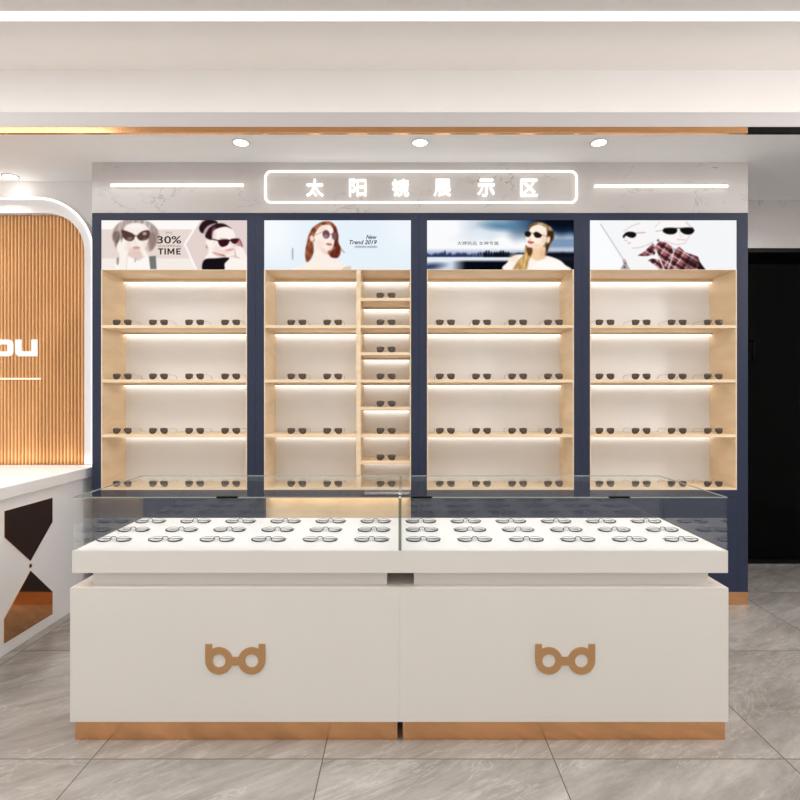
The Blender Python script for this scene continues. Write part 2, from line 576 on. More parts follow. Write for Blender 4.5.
b.build('vertical_slats', M['slat'], root)

root = thing('arch_frame', 'white raised arch frame with glowing outer line around the oak slats', 'wall light', (-3.1, YP - 0.05, 0))
b = MB()
n = len(inner)
y0, y1 = YP - 0.05, YLW - 0.0005
vs = [(x, y0, z) for x, z in inner] + [(x, y0, z) for x, z in outer] + [(x, y1, z) for x, z in inner] + [(x, y1, z) for x, z in outer]
fs = []
for i in range(n - 1):
    j = i + 1
    fs += [(i, j, j + n, i + n), (i + n, j + n, j + 3 * n, i + 3 * n), (i + 2 * n, j + 2 * n, j, i), (i + 3 * n, j + 3 * n, j + 2 * n, i + 2 * n)]
fs += [(0, n, 3 * n, 2 * n), (n - 1, 3 * n - 1, 4 * n - 1, 2 * n - 1)]
b.add(vs, fs)
b.build('frame_band', M['wall'], root)
b = MB()
b.tube([(x, y0 - 0.003, z) for x, z in outer], 0.0065, 8)
b.build('neon_line', M['neon'], root, True)

# raised lettering on the slats
root = thing('wall_lettering', 'white squared raised letters on the oak slatted panel', 'sign', (PX(18, YP), YP - 0.015, PZ(357, YP)))
YL = YP - 0.022
def P2(px, py, Y=YL): return (PX(px, Y), PZ(py, Y))
def ring(mb, outer_pts, inner_pts, y0, y1):
    k = len(outer_pts)
    vs = [(x, y0, z) for x, z in outer_pts] + [(x, y0, z) for x, z in inner_pts] + [(x, y1, z) for x, z in outer_pts] + [(x, y1, z) for x, z in inner_pts]
    fs = []
    for i in range(k):
        j = (i + 1) % k
        fs += [(i, j, j + k, i + k), (i + 2 * k, i + 3 * k, j + 3 * k, j + 2 * k), (i, i + 2 * k, j + 2 * k, j), (i + k, j + k, j + 3 * k, i + 3 * k)]
    mb.add(vs, fs)
b = MB()
ring(b, rrect(PX(-6.5, YL), PX(12.8, YL), PZ(356.2, YL), PZ(339.5, YL), 0.032), rrect(PX(-1, YL), PX(7.2, YL), PZ(351.5, YL), PZ(344.3, YL), 0.010), YL, YP - 0.016)
b.build('letter', M['letter'], root)
b = MB()
pts = [P2(15.3, 339.5), P2(15.3, 352), P2(16.2, 354.6), P2(18.6, 356.2), P2(36.9, 356.2), P2(36.9, 339.5), P2(31.3, 339.5), P2(31.3, 351.3), P2(21.6, 351.3), P2(20.9, 350.6), P2(20.9, 339.5)]
b.prism(pts, YL, YP - 0.016)
b.build('letter', M['letter'], root)
b = MB(); b.box(-3.55, PX(42.5, YP), YP - 0.026, YP - 0.0145, PZ(379.8, YP), PZ(378, YP), 0.002)
tag(b.build('wall_line_light', M['letterline']), 'thin pale glowing horizontal line under white letters on oak slats', 'wall light')

# ------------------------------------------------------------------ header sign and neon tubes
YN = YF - 0.022
SX0, SX1, SZ0, SZ1 = PX(265.5, YN), PX(576.5, YN), PZ(202.5, YN), PZ(171.5, YN)
root = thing('illuminated_sign', 'glowing white sign with six characters in a rounded neon outline on marble', 'sign', ((SX0 + SX1) / 2, YF - 0.01, SZ0))
b = MB()
b.tube([(x, YN, z) for x, z in rrect(SX0, SX1, SZ0, SZ1, 0.035)], 0.0075, 8, closed=True)
b.build('neon_outline', M['signneon'], root, True)
for sx in np.linspace(SX0 + 0.15, SX1 - 0.15, 5):
    for sz in (SZ0, SZ1):
        b = MB(); b.box(sx - 0.004, sx + 0.004, YN + 0.005, YF - 0.0003, sz - 0.004, sz + 0.004)
        b.build('standoff_pin', M['pad'], root)
for ch, cx in zip('太阳镜展示区', (314.5, 357.5, 400.5, 442.5, 486.5, 529.5)):
    text('sign_character', ch, PX(cx - 8.5, YN), PX(cx + 8.5, YN), PZ(195.5, YN), PZ(178.5, YN), YF - 0.0005, 0.018, M['signneon'], root, bold=0.004)
for (a, c, zz, lab) in ((111, 243.5, 185.3, 'straight white neon tube on marble to the left of the lit sign'), (594.5, 727.5, 186.3, 'straight white neon tube on marble to the right of the lit sign')):
    rt = thing('neon_tube', lab, 'neon light', (PX((a + c) / 2, YN), YF - 0.01, PZ(zz, YN)), 'straight neon tubes on the marble header')
    b = MB(); b.tube([(PX(a, YN), YN, PZ(zz, YN)), (PX((a + c) / 2, YN), YN, PZ(zz, YN)), (PX(c, YN), YN, PZ(zz, YN))], 0.009, 10); b.build('tube', M['neon'], rt, True)
    for q in (a + 8, c - 8):
        b = MB(); b.box(PX(q, YN) - 0.004, PX(q, YN) + 0.004, YN + 0.004, YF - 0.0003, PZ(zz, YN) - 0.004, PZ(zz, YN) + 0.004)
        b.build('mount_clip', M['pad'], rt)

# ------------------------------------------------------------------ ceiling lamps
YS = F * (ZC - H) / (VY - 16)
b = MB(); b.box(XL + 0.01, XR - 0.01, YS - 0.031, YS + 0.028, ZC - 0.006, ZC - 0.0005)
tag(b.build('linear_ceiling_light', M['linear']), 'long white linear light strip recessed across the upper ceiling', 'ceiling light')
for (px, py, lab) in ((241, 142, 'round downlight in the soffit left of the lit sign'), (420, 142, 'round downlight in the soffit above the lit sign, middle one of three'),
                      (599, 142, 'round downlight in the soffit right of the lit sign'), (10.5, 176, 'round downlight in the soffit above the oak slatted panel')):
    Y = F * (ZS - H) / (VY - py)
    Xd = PX(px, Y)
    rt = thing('downlight', lab, 'downlight', (Xd, Y, ZS), 'downlights in the soffit')
    b = MB(); b.lathe(Xd, Y, [(0.050, ZS - 0.0005), (0.050, ZS - 0.006), (0.041, ZS - 0.007), (0.040, ZS - 0.0008)]); b.build('trim_ring', M['ceiling'], rt, True)
    b = MB(); b.lathe(Xd, Y, [(0.039, ZS - 0.001), (0.039, ZS - 0.0055)]); b.build('lamp_disc', M['lamp'], rt)
    d = bpy.data.lights.new('downlight_beam', 'SPOT')
    d.energy = 9 if px > 100 else 42; d.spot_size = math.radians(95); d.spot_blend = 0.8; d.color = (1, 0.94, 0.86); d.shadow_soft_size = 0.035
    o = bpy.data.objects.new('downlight_beam', d); COL.objects.link(o); o.parent = rt; o.location = (0, 0, -0.02)

# ------------------------------------------------------------------ display cabinets
S = F / YF
YBK = YF + 0.285
ROWZ = [1.701, 1.370, 1.036]
ZB = 0.711                                  # upper face of the lowest shelf board
ZPB, ZPT = PZ(270, YF), PZ(220, YF)         # poster bottom / top
ZR1, ZR0 = PZ(490, YF), PZ(497, YF)         # rail under the lit part
ZK = PZ(592, YF)                            # top of the gold plinth
UNITS = [(92, 255.5, 101, 247), (255.5, 419, 264, 411), (419, 582, 427, 574), (582, 748, 590, 737)]
CABLAB = ['navy display cabinet under the sale poster, leftmost of four', 'navy display cabinet with narrow shelf column under pale blue poster',
          'navy display cabinet under the dark blue skyline poster', 'navy display cabinet under the plaid shirt poster, rightmost of four']
def bay(root, X0, X1, tops, zceil, lit=M['led'], hb=0.013):
    """shelves of one bay, each with a light strip under it at the back, plus one strip under the bay's top board"""
    for z in tops:
        b = MB(); b.box(X0, X1, YF + 0.002, YBK - 0.001, z - 0.018, z, 0.0012)
        sh = b.build('shelf', M['maple'], root)
        b = MB(); b.box(X0 + 0.001, X1 - 0.001, YBK - 0.030, YBK - 0.001, z - 0.018 - hb, z - 0.0182, 0.001)
        b.build('batten', M['maple'], sh)
        b = MB(); b.box(X0 + 0.004, X1 - 0.004, YBK - 0.026, YBK - 0.010, z - 0.0222 - hb, z - 0.0182 - hb)
        b.build('light_strip', lit, sh)
    hb = hb + 0.008
    b = MB(); b.box(X0 + 0.001, X1 - 0.001, YBK - 0.030, YBK - 0.001, zceil - hb, zceil - 0.0002, 0.001)
    bt = b.build('batten', M['maple'], root)
    b = MB(); b.box(X0 + 0.004, X1 - 0.004, YBK - 0.026, YBK - 0.010, zceil - hb - 0.0042, zceil - hb - 0.0002)
    b.build('light_strip', lit, bt)
for i, (u0, u1, o0, o1) in enumerate(UNITS):
    X0, X1, O0, O1 = PX(u0, YF) + 0.0004, PX(u1, YF) - 0.0004, PX(o0, YF), PX(o1, YF)
    root = thing('display_cabinet', CABLAB[i], 'cabinet', ((X0 + X1) / 2, YF, 0), 'navy display cabinets along the wall')
    b = MB()
    b.box(X0, O0, YF, YBK + 0.03, ZK, CABT, 0.0004)
    b.box(O1, X1, YF, YBK + 0.03, ZK, CABT, 0.0004)
    b.box(O0, O1, YF, YBK + 0.03, ZPT, CABT, 0.0004)
    b.box(O0, O1, YF, YBK + 0.03, ZR0, ZR1, 0.0015)
    b.box(O0, O1, YF + 0.06, YBK + 0.03, ZK, ZR0)
    b.build('carcass', M['navy'], root)
    b = MB(); b.box(O0, O1, YBK, YBK + 0.012, ZR1, ZPB); b.build('back_panel', M['panel'], root)
    for (a, c) in ((O0, O0 + 0.006), (O1 - 0.006, O1)):
        b = MB(); b.box(a, c, YF + 0.001, YBK, ZR1, ZPB); b.build('side_panel', M['maple'], root)
    b = MB(); b.box(O0, O1, YF + 0.001, YBK, ZPB, ZPB + 0.003); b.build('top_board', M['maple'], root)
    b = MB(); b.box(O0 + 0.006, O1 - 0.006, YF + 0.001, YBK, ZR1 + 0.0002, ZB, 0.001); b.build('bottom_board', M['maple'], root)
    if i == 1:
        p0, p1 = PX(356.2, YF), PX(360.6, YF)
        b = MB(); b.box(p0, p1, YF + 0.001, YBK, ZB, ZPB, 0.001); b.build('partition', M['maple'], root)
        bay(root, O0 + 0.006, p0, ROWZ, ZPB)
        small = [1.8665, 1.701, 1.5355, 1.370, 1.203, 1.036, 0.8735]
        bay(root, p1, O1 - 0.006, small, ZPB)
    else:
        bay(root, O0 + 0.006, O1 - 0.006, ROWZ, ZPB)
    mid = (O0 + O1) / 2
    yd = YF + 0.0004 if i != 1 else YF + 0.045
    for (a, c) in ((O0 + 0.0006, mid - 0.0006), (mid + 0.0006, O1 - 0.0006)):
        b = MB(); b.box(a, c, yd, YF + 0.0598, ZK + 0.001, ZR0 - 0.0008, 0.0004)
        b.build('door', M['maple'] if i == 1 else M['navy'], root)
    if i == 1:
        b = MB(); b.box(O0 + 0.01, O1 - 0.01, YF + 0.012, YF + 0.022, ZR0 - 0.005, ZR0 - 0.0004)
        b.build('light_strip', M['ledwarm'], root)
    b = MB(); b.box(X0, X1, YF + 0.001, YBK + 0.03, 0, ZK - 0.0005, 0.001); b.build('plinth', M['gold'], root)

# ------------------------------------------------------------------ posters (backlit prints)
class Canvas:
    def __init__(self, x0, x1, y0, y1, k=2.4):
        self.r = (x0, x1, y0, y1)
        self.nx, self.ny = int((x1 - x0) * k) + 1, int((y1 - y0) * k) + 1
        self.X, self.Y = np.meshgrid(np.linspace(x0, x1, self.nx), np.linspace(y0, y1, self.ny))
        self.c = np.ones((self.ny, self.nx, 3)) * 255.0
    def fill(self, mask, col, a=1.0):
        m = (np.clip(mask, 0, 1) * a)[..., None]
        self.c = self.c * (1 - m) + np.array(col, float) * m
    def soft(self, d, f):
        return np.clip(0.5 - d / max(f, 1e-3), 0, 1)
    def ell(self, cx, cy, rx, ry, col, rot=0, f=0.9, a=1.0):
        t = math.radians(rot)
        u = (self.X - cx) * math.cos(t) + (self.Y - cy) * math.sin(t)
        v = -(self.X - cx) * math.sin(t) + (self.Y - cy) * math.cos(t)
        d = (np.sqrt((u / rx) ** 2 + (v / ry) ** 2) - 1) * min(rx, ry)
        self.fill(self.soft(d, f), col, a)
    def seg(self, ax, ay, bx, by):
        dx, dy = bx - ax, by - ay
        t = np.clip(((self.X - ax) * dx + (self.Y - ay) * dy) / (dx * dx + dy * dy + 1e-9), 0, 1)
        return np.hypot(self.X - ax - t * dx, self.Y - ay - t * dy)
    def line(self, pts, w, col, f=0.7, a=1.0):
        d = np.full(self.X.shape, 1e9)
        for (p, q) in zip(pts[:-1], pts[1:]):
            d = np.minimum(d, self.seg(p[0], p[1], q[0], q[1]))
        self.fill(self.soft(d - w / 2, f), col, a)
    def polymask(self, pts, f, smooth):
        if smooth:
            P = [np.array(p, float) for p in pts]
            n = len(P); out = []
            for i in range(n):
                p0, p1, p2, p3 = P[i - 1], P[i], P[(i + 1) % n], P[(i + 2) % n]
                for t in (0, .25, .5, .75):
                    out.append(0.5 * ((2 * p1) + (-p0 + p2) * t + (2 * p0 - 5 * p1 + 4 * p2 - p3) * t * t + (-p0 + 3 * p1 - 3 * p2 + p3) * t ** 3))
            pts = [tuple(p) for p in out]
        d = np.full(self.X.shape, 1e9)
        ins = np.zeros(self.X.shape, bool)
        for i in range(len(pts)):
            (ax, ay), (bx, by) = pts[i - 1], pts[i]
            d = np.minimum(d, self.seg(ax, ay, bx, by))
            c = (ay > self.Y) != (by > self.Y)
            ins ^= c & (self.X < (bx - ax) * (self.Y - ay) / ((by - ay) if abs(by - ay) > 1e-9 else 1e-9) + ax)
        return self.soft(np.where(ins, -d, d), f)
    def poly(self, pts, col, f=0.8, a=1.0, smooth=True):
        self.fill(self.polymask(pts, f, smooth), col, a)
    def strands(self, pts, cols, n, seed, f=0.8):
        """fine wavy hair streaks inside an outline"""
        m = self.polymask(pts, f, True)
        rs = np.random.RandomState(seed)
        v = np.zeros(self.X.shape)
        for k in range(n):
            v += np.sin((self.X * rs.uniform(.4, 1.6) + self.Y * rs.uniform(-.7, .7)) * rs.uniform(.6, 1.8) + rs.uniform(0, 6))
        v = v / n * 0.9 + 0.5
        v = np.clip(v, 0, 1)[..., None]
        col = np.array(cols[0], float) * (1 - v) + np.array(cols[1], float) * v
        mm = m[..., None]
        self.c = self.c * (1 - mm) + col * mm

def poster(name, label, cv, y, strength=0.91):
    k = np.array([.06, .24, .40, .24, .06])
    for ax in (0, 1):
        p = np.pad(cv.c, [(2, 2) if a == ax else (0, 0) for a in range(3)], mode='edge')
        n_ = cv.c.shape[ax]
        cv.c = sum(k[i] * np.take(p, range(i, i + n_), axis=ax) for i in range(5))
    x0, x1, y0, y1 = cv.r
    X0, X1, Z0, Z1 = PX(x0, YF), PX(x1, YF), PZ(y1, YF), PZ(y0, YF)
    root = thing(name, label, 'poster', ((X0 + X1) / 2, y, Z0), 'backlit posters above the shelves')
    b = MB(); b.box(X0 + 0.001, X1 - 0.001, y + 0.002, y + 0.045, Z0 + 0.004, Z1 - 0.001); b.build('light_box', M['pad'], root)
    nx, ny = cv.nx, cv.ny
    co = np.zeros((ny, nx, 3), dtype=np.float32)
    co[..., 0] = X0 + 0.0008 + (cv.X - x0) / (x1 - x0) * (X1 - X0 - 0.0016)
    co[..., 2] = Z1 - 0.0008 - (cv.Y - y0) / (y1 - y0) * (Z1 - Z0 - 0.0042)
    co[..., 1] = y
    co -= np.array(root.location, dtype=np.float32)
    idx = np.arange(nx * ny).reshape(ny, nx)
    q = np.stack([idx[1:, :-1], idx[1:, 1:], idx[:-1, 1:], idx[:-1, :-1]], -1).reshape(-1, 4)
    me = bpy.data.meshes.new('print')
    me.from_pydata(co.reshape(-1, 3).tolist(), [], q.tolist())
    c = np.clip(cv.c / 255.0, 0, 1)
    l = np.where(c <= 0.04045, c / 12.92, ((c + 0.055) / 1.055) ** 2.4)
    rgba = np.ones((nx * ny, 4), dtype=np.float32)
    rgba[:, :3] = l.reshape(-1, 3)
    at = me.color_attributes.new('artwork', 'FLOAT_COLOR', 'POINT')
    at.data.foreach_set('color', rgba.reshape(-1))
    m = bpy.data.materials.new('backlit_print_' + str(len(bpy.data.materials)))
    m.use_nodes = True
    nt = m.node_tree
    nt.nodes.clear()
    a = nt.nodes.new('ShaderNodeVertexColor'); a.layer_name = 'artwork'
    e = nt.nodes.new('ShaderNodeEmission'); e.inputs[1].default_value = strength
    o = nt.nodes.new('ShaderNodeOutputMaterial')
    nt.links.new(a.outputs[0], e.inputs[0]); nt.links.new(e.outputs[0], o.inputs[0])
    me.materials.append(m)
    po = bpy.data.objects.new('print', me); COL.objects.link(po); po.parent = root
    return root

YPO = YF + 0.004
def T(root, name, body, x0, x1, y0, y1, mat, **kw):
    text(name, body, PX(x0, YF), PX(x1, YF), PZ(y1, YF), PZ(y0, YF), YPO - 0.0004, 0.0006, mat, root, **kw)

# --- poster one: sale poster with two women
c = Canvas(101, 247, 220, 270)
c.fill(np.ones_like(c.X), (252, 249, 247))
c.fill(c.soft(np.abs(c.Y - 243.8) - 14.6, 0.8), (231, 217, 209))
c.fill((c.Y > 258.5) * 1.0, (247, 237, 231))
c.fill(c.soft(-(c.Y - 258.6), 0.8) * 0 + c.soft(np.abs(c.Y - 258.6) - .3, 0.6), (226, 210, 202), 0.6)
c.poly([(199, 219), (184.5, 244.5), (197, 271), (250, 271), (250, 219)], (228, 211, 206), 0.6, smooth=False)
c.line([(200, 219), (184.5, 244.5), (197, 272)], 2.0, (255, 250, 247), 0.7)
# first woman: curly fair hair, hands at her sunglasses
z = lambda x, y: (98 + x / 10, 215 + y / 10)
hair = [z(230, 60), z(370, 35), z(500, 60), z(590, 140), z(610, 230), z(560, 330), z(510, 370), z(460, 330), z(300, 240), z(210, 290), z(230, 400), z(180, 340), z(140, 240), z(150, 140)]
c.strands(hair, ((150, 134, 126), (214, 201, 193)), 7, 3, 1.6)
c.poly([z(150, 180), z(200, 160), z(215, 260), z(180, 290), z(150, 240)], (112, 92, 86), 1.6, 0.75)
c.poly([z(510, 180), z(570, 190), z(575, 270), z(530, 350), z(500, 290)], (138, 114, 106), 1.8, 0.7)
c.poly([z(255, 150), z(290, 95), z(380, 75), z(470, 100), z(510, 170), z(490, 280), z(450, 360), z(385, 410), z(320, 370), z(270, 290)], (249, 238, 230), 1.2)
c.poly([z(300, 340), z(440, 340), z(430, 440), z(390, 470), z(300, 450)], (226, 200, 190), 1.6, 0.8)
c.poly([z(190, 560), z(205, 440), z(290, 410), z(400, 460), z(500, 410), z(520, 560)], (253, 247, 243), 1.2)
c.poly([z(180, 330), z(225, 230), z(260, 240), z(300, 300), z(310, 350), z(280, 440), z(270, 560), z(205, 560), z(215, 420)], (251, 242, 236), 1.2)
c.poly([z(440, 280), z(480, 290), z(470, 330), z(500, 380), z(500, 430), z(440, 400), z(420, 330)], (251, 242, 236), 1.2)
c.line([z(280, 560), z(285, 440), z(310, 350)], 0.7, (222, 200, 190), 0.8, .8)
c.line([z(470, 340), z(500, 400)], 0.7, (190, 160, 150), 0.8, .7)
c.poly([z(230, 150), z(300, 165), z(362, 200), z(350, 250), z(300, 262), z(250, 225)], (84, 58, 54), 0.9)
c.poly([z(385, 215), z(430, 165), z(500, 150), z(515, 190), z(490, 245), z(420, 255)], (84, 60, 56), 0.9)
c.line([z(355, 205), z(395, 208)], 0.9, (92, 68, 62), 0.6)
c.ell(*z(315, 235), 2.6, 1.6, (150, 122, 114), f=1.6, a=.8)
c.ell(*z(462, 185), 2.0, 1.6, (205, 176, 170), f=1.4, a=.9)
c.ell(*z(235, 220), .9, 4.2, (104, 84, 78), rot=8, f=1, a=.8)
c.ell(*z(300, 320), 3, 5, (236, 214, 204), f=4, a=.6)
c.ell(*z(470, 300), 3, 5, (238, 216, 206), f=4, a=.6)
c.ell(*z(380, 110), 8, 2.5, (255, 248, 243), f=3, a=.7)
c.line([z(370, 250), z(360, 285), z(390, 290)], 0.6, (228, 204, 194), 0.8, .8)
c.ell(*z(380, 328), 3.4, 1.6, (214, 170, 164), f=1.3)
c.line([z(345, 328), z(415, 326)], 0.5, (178, 130, 126), 0.6, .8)
c.ell(*z(385, 385), 4.5, 1.6, (224, 196, 186), f=2, a=.7)
c.poly([z(505, 415), z(575, 410), z(582, 545), z(520, 545)], (118, 118, 114), 0.8, smooth=False)
c.poly([z(185, 430), z(205, 440), z(198, 500), z(184, 490)], (120, 112, 108), 0.9, .8)
c.line([z(375, 440), z(365, 470)], 1.2, (165, 158, 176), 0.8, .9)
c.line([z(690, 482), z(800, 482)], 0.8, (238, 226, 220), 1.0, .9)
# second woman: dark hair in a bun
z = lambda x, y: (170 + x / 10, 215 + y / 10)
c.poly([z(520, 440), z(560, 420), z(640, 430), z(760, 440), z(790, 560), z(500, 560)], (253, 244, 239), 1.2)
c.poly([z(370, 240), z(420, 140), z(520, 110), z(600, 125), z(650, 200), z(640, 300), z(655, 350), z(640, 400), z(560, 420), z(540, 425), z(350, 450), z(380, 380), z(385, 330), z(355, 270)], (253, 243, 237), 1.0)
c.poly([z(430, 370), z(520, 395), z(560, 410), z(545, 425), z(470, 410), z(430, 385)], (206, 150, 150), 1.2, 0.8)
c.line([z(440, 378), z(540, 405)], 0.8, (120, 50, 60), 0.9, .8)
c.poly([z(290, 120), z(330, 60), z(400, 45), z(470, 62), z(460, 100), z(390, 140), z(330, 180), z(300, 165)], (38, 22, 28), 1.0)
c.poly([z(335, 160), z(380, 105), z(450, 80), z(455, 95), z(390, 130), z(350, 200)], (196, 166, 166), 1.0)
c.poly([z(350, 205), z(390, 130), z(460, 85), z(540, 85), z(615, 135), z(560, 115), z(480, 130), z(430, 165), z(415, 245), z(370, 235)], (46, 22, 30), 1.0)
c.line([z(430, 165), z(420, 240)], 1.0, (190, 120, 130), 1.4, .5)
c.ell(*z(470, 350), 4, 5, (244, 216, 210), f=5, a=.7)
c.ell(*z(560, 370), 6, 2.5, (238, 200, 196), f=3, a=.6)
c.ell(*z(440, 200), 2, 6, (240, 206, 202), f=3, a=.6)
c.line([z(385, 232), z(480, 255), z(600, 255)], 1.0, (52, 26, 30), 0.7)
c.poly([z(485, 250), z(590, 245), z(575, 300), z(520, 320), z(490, 295)], (50, 20, 26), 0.8)
c.poly([z(605, 240), z(690, 235), z(685, 265), z(650, 290), z(615, 275)], (60, 26, 32), 0.8)
c.line([z(500, 232), z(570, 240)], 0.6, (170, 130, 124), 0.8, .8)
c.poly([z(690, 245), z(720, 280), z(725, 320), z(700, 330), z(670, 300)], (196, 124, 124), 1.1, .8)
c.line([z(700, 250), z(722, 320)], 0.8, (96, 50, 54), 0.8, .8)
c.poly([z(645, 330), z(690, 310), z(725, 330), z(760, 400), z(780, 470), z(690, 450), z(650, 400)], (252, 240, 234), 1.0)
c.line([z(645, 360), z(662, 425), z(690, 430)], 0.7, (170, 130, 128), 0.8, .8)
c.ell(*z(600, 348), 4.6, 1.1, (214, 140, 142), rot=-8, f=1.0, a=.8)
c.line([z(600, 285), z(640, 320), z(605, 325)], 0.6, (226, 190, 182), 0.9, .8)
c.ell(*z(365, 320), .7, 1.6, (150, 120, 118), f=.8, a=.8)
c.poly([z(350, 445), z(450, 435), z(590, 430), z(545, 490), z(530, 560), z(345, 560), z(318, 510)], (22, 16, 22), 0.9)
r = poster('advertising_poster', 'backlit pink sale poster with two women reading 30% TIME', c, YPO)
M_ = M
T(r, 'poster_text', "IT'S", 165.6, 172.0, 231.6, 234.4, M['greyink'])
T(r, 'poster_text', '30%', 157.0, 181.0, 235.9, 243.4, M['ink'], bold=0.014)
T(r, 'poster_text', 'SHOPPING', 157.8, 181.0, 244.9, 247.0, M['greyink'])
b = MB()
t0, t1 = 248.2, 254.4
def Q(*pts): b.prism([(PX(x, YF), PZ(y, YF)) for x, y in pts], YPO - 0.0012, YPO - 0.0003)
Q((157.8, t0), (157.8, t0 + 1.2), (159.7, t0 + 1.2), (159.7, t1), (161.2, t1), (161.2, t0 + 1.2), (163.1, t0 + 1.2), (163.1, t0))
Q((164.2, t0), (164.2, t1), (165.7, t1), (165.7, t0))
Q((167.2, t0), (167.2, t1), (168.6, t1), (168.6, t0 + 2.3), (170.1, t1 - .9), (171.3, t1 - .9), (172.8, t0 + 2.3), (172.8, t1), (174.2, t1), (174.2, t0), (172.6, t0), (170.7, t1 - 2.7), (168.8, t0))
Q((176, t0), (176, t1), (180.6, t1), (180.6, t1 - 1.15), (177.5, t1 - 1.15), (177.5, t0 + 3.7), (180.1, t0 + 3.7), (180.1, t0 + 2.6), (177.5, t0 + 2.6), (177.5, t0 + 1.15), (180.5, t0 + 1.15), (180.5, t0))
b.build('poster_text', M['ink'], r)

# --- poster two: pale blue
c = Canvas(264, 411, 220, 270)
c.fill(np.ones_like(c.X), (232, 242, 250))
c.ell(268, 232, 26, 26, (250, 253, 255), f=30, a=.8)
c.ell(405, 228, 18, 20, (243, 248, 253), f=22, a=.8)
z = lambda x, y: (290 + x * .1375, 215 + y * .1375)
bh = [z(165, 90), z(225, 50), z(290, 45), z(335, 85), z(352, 150), z(350, 200), z(372, 250), z(350, 312), z(290, 300), z(262, 250), z(300, 190), z(170, 190), z(172, 260), z(150, 320), z(120, 345), z(108, 290), z(120, 200), z(135, 140)]
c.strands(bh, ((104, 44, 26), (196, 128, 92)), 6, 11, 0.9)
c.poly([z(300, 70), z(340, 110), z(352, 200), z(365, 260), z(345, 310), z(290, 300), z(320, 200), z(310, 120)], (92, 34, 26), 1.2, .8)
c.poly([z(130, 220), z(170, 200), z(165, 290), z(130, 340), z(115, 300)], (120, 54, 34), 1.4, .5)
c.line([z(345, 190), z(370, 245), z(395, 275)], 0.7, (130, 80, 70), 0.8, .8)
c.poly([z(175, 150), z(215, 85), z(270, 68), z(305, 85), z(318, 130), z(322, 190), z(305, 245), z(275, 265), z(272, 300), z(330, 325), z(410, 365), z(450, 405), z(20, 405), z(90, 365), z(160, 330), z(178, 270), z(180, 200)], (253, 240, 230), 1.0)
c.poly([z(225, 240), z(275, 262), z(272, 290), z(235, 275)], (240, 206, 188), 1.6, .7)
c.ell(*z(158, 170), 2.0, 3.2, (248, 222, 206), rot=-12, f=1)
c.ell(*z(215, 215), 4, 5, (246, 216, 200), f=5, a=.6)
c.ell(*z(235, 100), 4, 3, (244, 212, 196), f=4, a=.6)
c.ell(*z(300, 240), 3, 2, (240, 204, 188), f=3, a=.6)
c.ell(*z(262, 140), 3.6, 4.4, (108, 74, 86), rot=-8, f=.8)
c.ell(*z(322, 152), 2.6, 4.2, (122, 84, 96), rot=-8, f=.8)
c.ell(*z(258, 155), 2.4, 2.0, (176, 138, 146), f=1.4, a=.7)
c.line([z(170, 150), z(240, 120)], 0.6, (160, 110, 96), 0.6, .7)
c.line([z(285, 138), z(303, 140)], 0.6, (120, 84, 92), 0.5)
c.line([z(298, 165), z(306, 190), z(292, 194)], 0.6, (232, 196, 180), 0.7, .9)
c.ell(*z(284, 213), 3.0, 1.3, (206, 120, 112), rot=8, f=.8)
c.line([z(262, 214), z(304, 214)], 0.4, (150, 80, 78), .5, .8)
c.line([z(180, 300), z(220, 330)], 0.5, (240, 214, 198), .8, .7)
c.poly([z(390, 385), z(440, 375), z(438, 405), z(380, 405)], (206, 196, 184), 0.9, .8)
x = 355.3
while x < 376.8:
    w = random.uniform(.6, 1.3)
    if not 365 < x < 366.5:
        c.line([(x, 246.9), (x + w, 246.9)], 1.7, (150, 160, 168), 0.7, .7)
    x += w + 0.55
for yy in np.arange(248.6, 258.6, 1.25):
    c.line([(292.4, yy), (292.4, yy + 0.6)], 1.4, (150, 160, 166), 0.7, .75)
r = poster('advertising_poster', 'backlit pale blue poster with red-haired woman reading New Trend 2019', c, YPO)
T(r, 'poster_text', 'New', 366.0, 376.8, 234.7, 239.0, M['ink'], bold=0.02, shear=0.3)
T(r, 'poster_text', 'Trend 2019', 349.3, 376.8, 239.9, 244.2, M['ink'], bold=0.02, shear=0.3)

# --- poster three: dark blue skyline
c = Canvas(427, 574, 220, 270)
X, Y = c.X, c.Y
base = np.array((250, 251, 253.0)); c.c[:] = base
t = np.clip((X - 455) / 90.0, 0, 1); u = np.clip((238 - Y) / 20.0, 0, 1)
wob = 3 * np.sin(X * .11) + 2 * np.sin(X * .27 + 1)
c.fill(t * np.clip((243 + wob - Y) / 18, 0, 1), (62, 104, 140))
c.fill(np.clip((X - 505) / 45, 0, 1) * np.clip((240 + wob * .6 - Y) / 9, 0, 1), (22, 48, 82))
c.fill(np.clip((X - 528) / 20, 0, 1) * np.clip((234 + wob * .5 - Y) / 8, 0, 1), (8, 14, 26))
c.fill(np.clip((X - 535) / 14, 0, 1) * np.clip((Y - 236) / 4, 0, 1) * np.clip((252 - Y) / 6, 0, 1), (112, 140, 176), .9)
c.ell(478, 235, 22, 5, (228, 236, 244), rot=-8, f=6, a=.7)
c.ell(502, 226, 16, 4, (74, 122, 158), rot=4, f=6, a=.8)
sky = 253.2 + .7 * np.sin(X * .31) + 0.5 * np.sin(X * .83 + 2) + .3 * np.sin(X * 2.1) - 0.8 * (np.abs(X - 445) < 1.2) * 3 - 1.0 * (np.abs(X - 450) < 1.6)
c.fill(np.clip((Y - 248.2) / 5, 0, 1) * np.clip((258 - Y) / .8, 0, 1), (150, 166, 196), .8)
c.fill(np.clip((Y - sky) / 2.6 + .3, 0, 1) * np.clip((257.6 - Y) / .8, 0, 1), (32, 44, 84), .92)
c.fill(np.clip((X - 470) / 25, 0, 1) * np.clip((Y - 252.4) / 1.5, 0, 1) * np.clip((257.6 - Y) / .6, 0, 1), (20, 28, 40), .8)
